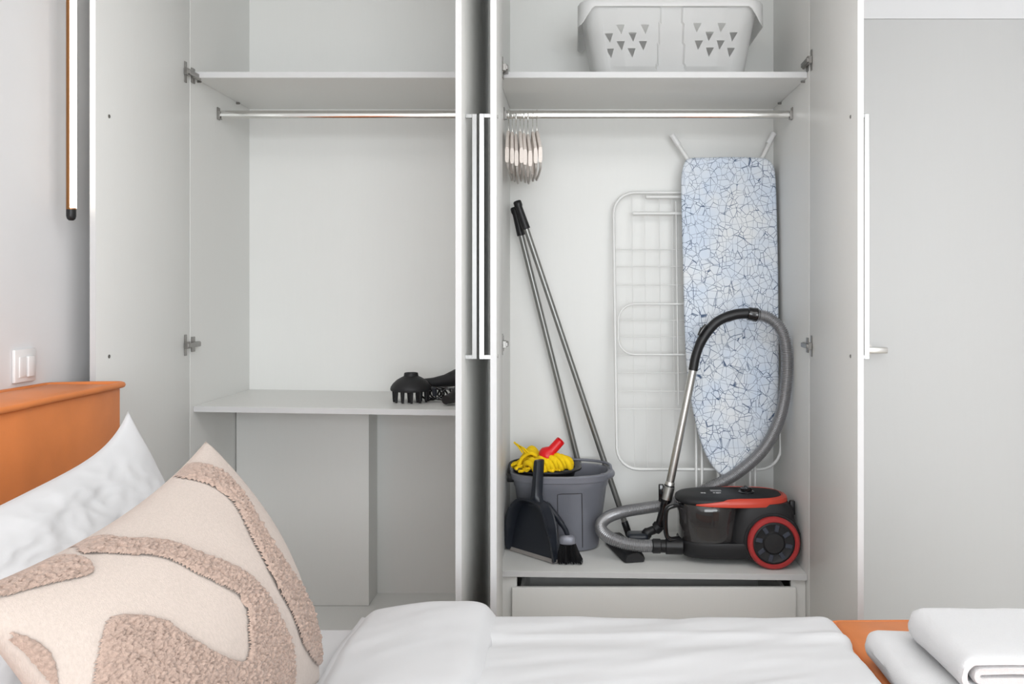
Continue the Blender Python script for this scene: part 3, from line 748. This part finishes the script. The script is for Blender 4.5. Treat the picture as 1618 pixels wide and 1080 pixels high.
obj('hand_grip', b, M['black'], vac, 60)
b = B(); q0, q1 = at(1197, 497.5, 3.34), at(1181, 495, 3.34); tube(b, [q0, q0.lerp(q1, .05), q0.lerp(q1, .4), q0.lerp(q1, .45), q0.lerp(q1, .95), q1], [.022, .0265, .0265, .025, .025, .021], 20)
q2 = [at(1104, 530, 3.318), at(1109, 521, 3.318), at(1116, 513, 3.32)]; tube(b, q2, [.006, .009, .006], 8); obj('grip_collar', b, M['gloss'], vac, 50)
w0, w1 = at(1095.5, 582, 3.33), at(1058, 765, 3.33)
b = B(); tube(b, [w0, w1], .0155, 22); obj('wand', b, M['brushed'], vac, 60)
b = B(); w2 = at(1051, 796, 3.33); d_ = (w2-w1)
tube(b, [w1-d_*.15, w1-d_*.1, w1+d_*.08, w1+d_*.10, w1+d_*.75], [.0158, .0185, .0185, .0215, .0215], 20); obj('wand_ring', b, M['brushed'], vac, 50)
b = B(); tube(b, [w1+d_*.0, w1+d_*.05, w1+d_*.8, w1+d_*.85, w2, at(1046, 815, 3.33), at(1041, 832, 3.33)], [.0175, .0200, .0205, .019, .0175, .0165, .0165], 18)
cl_ = w1.lerp(w2, .45); bx(b, cl_.x-.034, cl_.x-.015, cl_.y-.010, cl_.y+.010, cl_.z-.03, cl_.z+.035, .004); obj('wand_collar', b, M['gloss'], vac, 50)
n0 = at(1041, 830, 3.33)
b = B(); hN = Vector((.215, 3.345, SZ(.2)+.048))
tube(b, catmull([n0+Vector((.003, 0, .004)), n0+Vector((-.012, 0, -.012)), n0+Vector((-.04, .003, -.026)), hN+Vector((.035, 0, .004)), hN], 6), [.017]+[.022]*6+[.016]*5+[.020]*6+[.020]*6+[.020], 16); obj('swivel_neck', b, M['black'], vac, 50)
b = B(); bx(b, .190, .268, 3.300, 3.372, SZ(.22)+.043, SZ(.22)+.078, .012, 3); obj('swivel_joint', b, M['navy'], vac, 50)
fa, fb = Vector((.212, 3.215, 0)), Vector((.150, 3.475, 0)); fd = (fb-fa).normalized(); fn = Vector((fd.y, -fd.x, 0))
b = B(); rings = []
for s in (0, .03, .12, .25, .5, .75, .88, .97, 1):
    c = fa.lerp(fb, s); e = .82 if s in (0, 1) else (.95 if s in (.03, .97) else 1.); z0 = SZ(c.x)+.003
    rings.append([Vector((c.x+fn.x*u*e, c.y+fn.y*u*e, z0+z*e)) for u, z in ((-.040, 0), (-.042, .012), (-.034, .030), (-.010, .040), (.018, .040), (.036, .024), (.042, .010), (.040, 0))])
loft(b, rings); obj('floor_head', b, M['softblack'], vac, 40)

# ------------------------------------------------------------------ left wall: lamp and switch
t = thing('wall_lamp', 'slim vertical bronze tube lamp glowing warm white on the left wall', 'lamp', (-1.395, 2.47, 1.57))
lx, ly = -1.395, 2.475; zb0 = EYE+(460-348)/F*ly
b = B(); tube(b, [(lx, ly, zb0+.030), (lx, ly, 2.45)], .0125, 20); obj('tube', b, M['bronze'], t, 60)
b = B(); tube(b, [(lx, ly, zb0), (lx, ly, zb0+.004), (lx, ly, zb0+.012), (lx, ly, zb0+.030)], [.006, .0105, .0125, .0125], 20); tube(b, [(lx, ly, 2.45), (lx, ly, 2.47)], .0125, 20); obj('end_cap', b, M['black'], t, 50)
b = B(); a0, a1 = math.radians(-75), math.radians(45)
arc = [(math.cos(a0+(a1-a0)*k/8)*.0136, math.sin(a0+(a1-a0)*k/8)*.0136) for k in range(9)]; inn = [(x*.9, y*.9) for x, y in arc[::-1]]
loft(b, [[Vector((lx+x, ly+y, z)) for x, y in arc+inn] for z in (zb0+.034, 2.445)]); obj('light_strip', b, M['lampglow'], t, 50)
for z in (2.30, 2.40):
    b = B(); tube(b, [(XL+.001, ly, z), (lx-.010, ly, z)], .006, 10); obj('bracket', b, M['bronze'], t, 60)
sy = 2.345; szc = EYE-(577-460)/F*sy
t = thing('light_switch', 'white double rocker light switch on the left wall above the headboard', 'light switch', (XL, sy, szc))
b = B(); bx(b, XL+.0005, XL+.010, sy-.045, sy+.045, szc-.043, szc+.043, .003); obj('frame', b, M['plastwhite'], t)
for s in (-1, 1):
    b = B(); y0, y1 = sorted((sy+s*.0012, sy+s*.030)); bx(b, XL+.009, XL+.015+.002*s, y0, y1, szc-.030, szc+.024, .002); obj('rocker', b, M['plastwhite'], t)
    
# ------------------------------------------------------------------ bed
bedz = .575
bed = thing('bed', 'caramel leather bed frame with thick piped headboard against the left wall', 'bed', (-.3, 1.35, 0))
HX0, HX1, HY0, HY1, HT = -1.440, -1.237, .25, 2.44, 1.128
def softbox(bm, x0, x1, y0, y1, z0, z1, r, puff, nx_=10, ny_=24, nz_=10):
    """bulging upholstered block"""
    bx(bm, x0, x1, y0, y1, z0, z1, r, 3)
    es = [e for e in bm.edges if e.calc_length() > .12]
    bmesh.ops.subdivide_edges(bm, edges=es, cuts=7, use_grid_fill=True)
    for v in bm.verts:
        u = (v.co.x-(x0+x1)/2)/((x1-x0)/2); w = (v.co.y-(y0+y1)/2)/((y1-y0)/2); q = (v.co.z-(z0+z1)/2)/((z1-z0)/2)
        fx = (1-min(1, abs(w))**4)*(1-min(1, abs(q))**4); fz = (1-min(1, abs(w))**6)*(1-min(1, abs(u))**2)
        v.co.x += puff*fx*(1 if u > .98 else 0); v.co.z += puff*.5*fz*(1 if q > .98 else 0)
        v.co += Vector((0, 0, .002*wn(v.co.x*6, v.co.y*5, v.co.z*4)))
b = B(); softbox(b, HX0, HX1, HY0, HY1, .12, HT, .014, .022); obj('headboard', b, M['leather'], bed, 60)
def piping(pts, parent, r=.0065):
    b = B(); tube(b, pts, r, 8, True); return obj('piping', b, M['leather'], parent, 60)
def rect_loop(x0, x1, y0, y1, z, wob=.004, r=.02):
    out_ = []
    for cx, cy, a0 in ((x1-r, y0+r, -90), (x1-r, y1-r, 0), (x0+r, y1-r, 90), (x0+r, y0+r, 180)):
        for k in range(5): a = math.radians(a0+22.5*k); out_.append(Vector((cx+r*math.cos(a), cy+r*math.sin(a), z)))
        nxt = {-90: (x1, y1-r), 0: (x0+r, y1), 90: (x0, y0+r), 180: (x1-r, y0)}[a0]; p_ = out_[-1]
        for k in range(1, 14): out_.append(p_.lerp(Vector((nxt[0], nxt[1], z)), k/14))
    for p_ in out_: p_.z += wob*wn(p_.x*3, p_.y*5, 2)
    return out_
piping(rect_loop(HX0-.002, HX1+.006, HY0-.006, HY1+.006, HT-.002), bed, .0085)
b = B(); bx(b, HX1+.001, .62, .52, 2.185, .10, .30, .012); obj('side_rail', b, M['leather'], bed)
for x, y in ((-1.1, .6), (.55, .6), (-1.1, 2.1), (.55, 2.1)):
    b = B(); lathe(b, [(.02, 0), (.026, .1)], Matrix.Translation((x, y, 0)), 14); obj('leg', b, M['black'], bed)
b = B(); bx(b, HX1+.026, .60, .54, 2.170, .302, bedz, .045, 4)
for v in b.verts:
    if v.co.z > bedz-.01: v.co.z += .004*wn(v.co.x*5, v.co.y*5)
tag(obj('mattress', b, M['linen'], None, 60), 'thick mattress under a white fitted sheet on the leather bed', 'mattress')

# duvet: one cloth over the mattress with a folded-back band
def smooth(t_): t_ = max(0, min(1, t_)); return t_*t_*(3-2*t_)
def wrk(x, y):
    a = .0055*wn(x*2.2+y*3.1, y*9-x*2.2, 1.3)+.004*wn(x*3+y*2, y*17-x*5, 4.2)+.0022*wn(x*7, y*34-x*9, 7.7)
    r_ = math.sin((y*10-x*3.6+2.2*wn(x*1.5, y*1.5, 3))*2.4); a += .0016*r_*abs(r_)+(.0035+.002*wn(x*4, 9))*math.exp(-((y-2.035-.01*wn(x*2, 5))/.012)**2)-.004*math.exp(-((y-1.99)/.03)**2)
    return a
DZ = .600
DX0, DX1, DYF = -.49, .632, 2.19
def duv(i, j, NI, NJ, lift=0., x0=DX0, x1=DX1, y1=DYF):
    # i along x with the last part dropping at the foot; j along y with the last part dropping at the far side
    s = i/NI*(x1-x0+.20); q = j/NJ*(y1-.6+.26); x, dz = x0+s, 0.
    r_ = .05; L1 = x1-x0-r_
    y = .6+q; L2 = y1-.6-r_
    if s > L1:
        a = min(PI/2, (s-L1)/r_); ex = max(0, s-L1-r_*PI/2); x = x0+L1+r_*math.sin(a)+.02*ex; dz -= r_*(1-math.cos(a))+ex
    if q > L2:
        a = min(PI/2, (q-L2)/(r_*1.2)); ex = max(0, q-L2-r_*1.2*PI/2); y = .6+L2+r_*1.0*math.sin(a); dz -= r_*(1-math.cos(a))+ex
    w = wrk(x, y+dz*.5)
    n_ = Vector((0, 0, 1))
    p_ = Vector((x, y, DZ+dz+lift))
    p_.z += w; p_.x += .5*w if s > L1 else 0
    return p_
def cloth(name, fn, NI, NJ, thick, m, parent=None):
    b = B(); g = [[b.verts.new(fn(i, j)) for i in range(NI+1)] for j in range(NJ+1)]
    for j in range(NJ):
        for i in range(NI): b.faces.new((g[j][i], g[j][i+1], g[j+1][i+1], g[j+1][i]))
    bmesh.ops.recalc_face_normals(b, faces=b.faces)
    bmesh.ops.solidify(b, geom=b.faces[:], thickness=thick)
    return obj(name, b, m, parent, 180)
def body(i, j):
    p_ = duv(i, j, 110, 150); return p_
dv = cloth('duvet', body, 110, 150, .012, M['linen'])
tag(dv, 'rumpled white duvet spread over the bed', 'duvet')
def fold(i, j):
    NI, NJ = 44, 150
    u = i/NI; x0, x1 = -.515+.012*wn(j*.05, 3), -.185+.010*wn(j*.06, 8)
    x = x0+(x1-x0)*u; q = j/NJ*(DYF-.6+.24); y = .6+q; r_ = .06; L2 = DYF+.006-.6-r_; dz = 0.
    if q > L2:
        a = min(PI/2, (q-L2)/r_/1.1); ex = max(0, q-L2-1.1*r_*PI/2); y = .6+L2+r_*math.sin(a); dz = -r_*(1-math.cos(a))-ex
    e = min(u, 1-u)
    rise = .040*(1-math.exp(-e*8)) * (0.45+.62*u) - .012*(1-smooth(e*10))
    if u < .02: rise = -.006
    return Vector((x+(.004*wn(y*6, u*3)), y, DZ+.006+rise+dz*1.0+.6*wrk(x*1.3, y*.7)+.004*wn(y*2.4, u*4.0, 6)))
fo_ = cloth('turned_back_fold', fold, 44, 150, .010, M['linen'], dv)

# ------------------------------------------------------------------ pillow, cushion
def pil(T_, R_, B_, L_, thick, pin, pw, belly=0., ex=2):
    """cushion surface over four corners; pin: inward bow of the edges T-L, R-B, T-R, L-B"""
    T_, R_, B_, L_ = map(Vector, (T_, R_, B_, L_))
    nrm = (R_-T_).cross(L_-T_).normalized()
    if nrm.x < 0: nrm = -nrm
    def surf(u, v, side_, off=0., wr=0.):      # u: T->R, v: T->L, both 0..1
        a, c = 2*u-1, 2*v-1
        pa = pin[0]*(1-u)+pin[1]*u; pc = pin[2]*(1-v)+pin[3]*v
        uu = .5+.5*a*(1-pa*(1-abs(c)**ex)); vv = .5+.5*c*(1-pc*(1-abs(a)**ex))
        p_ = T_*(1-uu)*(1-vv)+R_*uu*(1-vv)+L_*(1-uu)*vv+B_*uu*vv
        h = thick*((1-a*a)*(1-c*c))**pw if abs(a) < 1 and abs(c) < 1 else 0.
        off += wr*min(1, 2.5*max(0, (1-a*a)*(1-c*c)))
        return p_+nrm*(side_*(h+off)+belly*(1-a*a)*(1-.5*v))
    return surf, nrm
def pillow_mesh(surf, N, wr_, seam=.003):
    b = B()
    for sd in (1, -1):
        g = [[b.verts.new(surf(i/N, j/N, sd, seam if 0 < i < N and 0 < j < N else 0, wr_(i/N, j/N, sd))) for i in range(N+1)] for j in range(N+1)]
        for j in range(N):
            for i in range(N): b.faces.new((g[j][i], g[j][i+1], g[j+1][i+1], g[j+1][i]))
    bmesh.ops.remove_doubles(b, verts=b.verts, dist=.0004)
    return b
sf, _ = pil((-1.015, 2.03, 1.110), (-.86, 2.05, .645), (-.80, 1.28, .635), (-1.08, 1.26, 1.012), .070, (.26, .04, .04, .06), .6, .03, 4)
b = pillow_mesh(sf, 90, lambda u, v, s: .014*wn(u*4, v*4, 2)+.008*wn(u*9+v*4, v*7, 5)-.012*abs(wn(u*5+v*3, v*9-u*2, 9))-.006*abs(wn(u*14-v*6, v*16+u*5, 4)))
tag(obj('pillow', b, M['linen'], None, 180), 'plump white pillow propped against the leather headboard', 'pillow')
CT, CR, CB, CL = (-.7235, 1.75, 1.087), (-.503, 1.75, .618), (-.56, 1.14, .625), (-.800, 1.15, .985)
cs, _ = pil(CT, CR, CB, CL, .100, (.13, .05, .02, .05), .54, .042)
def cw(u, v, s): return .004*wn(u*3, v*3, 7)+.0012*wn(u*9, v*9, 1)
b = pillow_mesh(cs, 110, cw, .003)
cu = tag(obj('cushion', b, M['cream'], None, 180), 'cream woven cushion with tufted brown squiggles in front of the white pillow', 'cushion')

# tufted squiggles: raised pile patches following the weave
TUFTS = {
 'edge_squiggle': [(0.003, 0.24), (0.0, 0.172), (0.002, 0.14), (0.047, 0.125), (0.113, 0.112), (0.195, 0.137), (0.29, 0.18), (0.395, 0.213), (0.525, 0.2), (0.632, 0.138), (0.748, 0.077), (0.873, 0.033), (0.94, 0.03), (0.895, 0.143), (0.792, 0.252), (0.67, 0.293), (0.567, 0.328), (0.45, 0.33), (0.325, 0.298), (0.227, 0.242), (0.155, 0.22), (0.09, 0.225), (0.045, 0.237)],
 'hook_squiggle': [(0.036, 0.725), (0.0, 0.685), (0.0, 0.62), (0.06, 0.607), (0.113, 0.565), (0.18, 0.533), (0.263, 0.505), (0.35, 0.46), (0.435, 0.422), (0.542, 0.393), (0.645, 0.372), (0.742, 0.342), (0.818, 0.332), (0.882, 0.335), (0.93, 0.39), (0.92, 0.6), (0.76, 0.84), (0.56, 0.955), (0.425, 0.955), (0.343, 0.912), (0.292, 0.878), (0.27, 0.837), (0.32, 0.783), (0.375, 0.753), (0.442, 0.733), (0.52, 0.703), (0.593, 0.662), (0.66, 0.598), (0.65, 0.563), (0.582, 0.535), (0.525, 0.512), (0.46, 0.512), (0.398, 0.542), (0.315, 0.577), (0.248, 0.593), (0.18, 0.62), (0.128, 0.662), (0.08, 0.695)],
 'rounded_patch': [(0.0, 0.94), (0.0, 0.822), (0.0, 0.75), (0.032, 0.735), (0.075, 0.742), (0.112, 0.765), (0.115, 0.792), (0.092, 0.843), (0.073, 0.892), (0.05, 0.955)],
 'corner_patch': [(0.168, 0.995), (0.218, 0.972), (0.285, 0.970), (0.36, 0.985), (0.40, 0.998)]}
KU, KV = .52, .62
for nm, poly in TUFTS.items():
    q_ = [(p.x*KU, p.y*KV) for p in catmull([(u, v, 0) for u, v in poly], 3, True)]
    segs = list(zip(q_, q_[1:]+q_[:1]))
    u0, u1 = max(0, min(p[0] for p in q_)), min(KU, max(p[0] for p in q_)); v0, v1 = max(0, min(p[1] for p in q_)), min(KV, max(p[1] for p in q_))
    ST = .0021; nu, nv = int((u1-u0)/ST)+1, int((v1-v0)/ST)+1
    b = B(); grid = {}
    for j in range(nv+1):
        y = v0+(v1-v0)*j/nv
        xs = sorted(ax_+(y-ay)/(by-ay)*(bx_-ax_) for (ax_, ay), (bx_, by) in segs if (ay <= y) != (by <= y))
        if not xs: continue
        for i in range(nu+1):
            x = u0+(u1-u0)*i/nu
            if sum(1 for c in xs if c < x) % 2 == 0: continue
            d = 1.
            for (ax_, ay), (bx_, by) in segs:
                ex_, ey = bx_-ax_, by-ay; l2 = ex_*ex_+ey*ey+1e-12; tt = max(0, min(1, ((x-ax_)*ex_+(y-ay)*ey)/l2))
                dd = (x-ax_-ex_*tt)**2+(y-ay-ey*tt)**2
                if dd < d: d = dd
            d = math.sqrt(d); k = min(1, d/.010); u, v = x/KU, y/KV
            n1 = wn(x*240, y*240, 3); n2 = wn(x*110, y*110, 9)
            h = .0105*math.sqrt(1-(1-k)**2)*(1+.42*n1+.30*n2)-.0012+.003
            grid[i, j] = b.verts.new(cs(u, v, 1, h, cw(u, v, 1))+Vector((n1, wn(y*240, x*240, 5), n2))*.0022*k)
    for (i, j), v_ in grid.items():
        if (i+1, j) in grid and (i, j+1) in grid and (i+1, j+1) in grid:
            b.faces.new((v_, grid[i+1, j], grid[i+1, j+1], grid[i, j+1]))
    bmesh.ops.delete(b, geom=[v_ for v_ in b.verts if not v_.link_faces], context='VERTS')
    tf = obj(nm, b, M['tuft'], cu, 180); tf['label'] = 'raised brown tufted pile'


# ------------------------------------------------------------------ bench and towels
t = thing('bench', 'caramel leather bench at the foot of the bed with towels on it', 'bench', (.89, 1.5, 0))
BT = .540
b = B(); softbox(b, .655, 1.14, .70, 2.30, .20, BT, .02, .006); obj('seat', b, M['leather'], t, 60)
piping(rect_loop(.652, 1.143, .697, 2.303, BT-.012, .003), t)
for x, y in ((.70, .76), (1.09, .76), (.70, 2.24), (1.09, 2.24)):
    b = B(); lathe(b, [(.018, 0), (.024, .205)], Matrix.Translation((x, y, 0)), 14); obj('leg', b, M['black'], t)

def towel(name, label, x0, x1, y0, y1, z0, z1, layers, seed, grp):
    t = thing(name, label, 'towel', ((x0+x1)/2, (y0+y1)/2, z0), grp)
    H2 = (z1-z0)/2; zc = (z0+z1)/2; th = H2/(layers+.15)
    for l in range(layers):
        ro = H2-l*th; ri = ro-th*.93; xo = x0+H2+l*.010
        if l == layers-1: ri = 0.0015
        prof = []
        for k in range(6): prof.append((x1-.01-(x1-.01-xo)*k/6, -ro))
        for k in range(17): a = -PI/2-PI*k/16; prof.append((xo+ro*math.cos(a), ro*math.sin(a)))
        for k in range(1, 7): prof.append((xo+(x1-.01-xo)*k/6, ro))
        for k in range(6): prof.append((x1-.012-(x1-.012-xo)*k/6, ri))
        for k in range(13): a = PI/2+PI*k/12; prof.append((xo+ri*math.cos(a), ri*math.sin(a)))
        for k in range(1, 7): prof.append((xo+(x1-.012-xo)*k/6, -ri))
        n_ = len(prof); rings = []; NY = 28
        for j in range(NY+1):
            s = j/NY; y = y0+(y1-y0)*s; e = min(s, 1-s)*(y1-y0); sh = .0035*(1-smooth(e/.012))
            ring = []
            for k, (px_, pz_) in enumerate(prof):
                outer = k < 29; rad = Vector((px_-xo, pz_)) if px_ < xo else Vector((0, pz_)); q = rad.normalized() if rad.length > 1e-6 else Vector((0, 0))
                d_ = (-sh if outer else sh*.6)
                w_ = .0060*wn(px_*8, y*6, seed+(2 if pz_ > 0 else 7))+.003*wn(px_*22, y*14, seed)
                if pz_ < -H2*.7: w_ = 0
                ring.append(Vector((px_+q.x*d_+(w_*.7 if px_ < xo else 0)+.010*wn(y*4, l, seed), y+.004*wn(k*.3, l, seed)*(1 if j in (0, NY) else 0), zc+pz_+q.y*d_+w_)))
            rings.append(ring)
        b = B(); loft(b, rings); obj('fold', b, M['terry'], t, 70)
    return t
towel('towel', 'folded white terry towel lying directly on the leather bench, lower of the pair', .648, 1.10, 1.66, 2.02, BT+.011, BT+.078, 2, 3., 'folded towels on the bench')
towel('towel', 'folded white terry towel on top of the pair, its rolled fold end showing', .722, 1.12, 1.68, 1.955, BT+.083, BT+.152, 2, 11., 'folded towels on the bench')
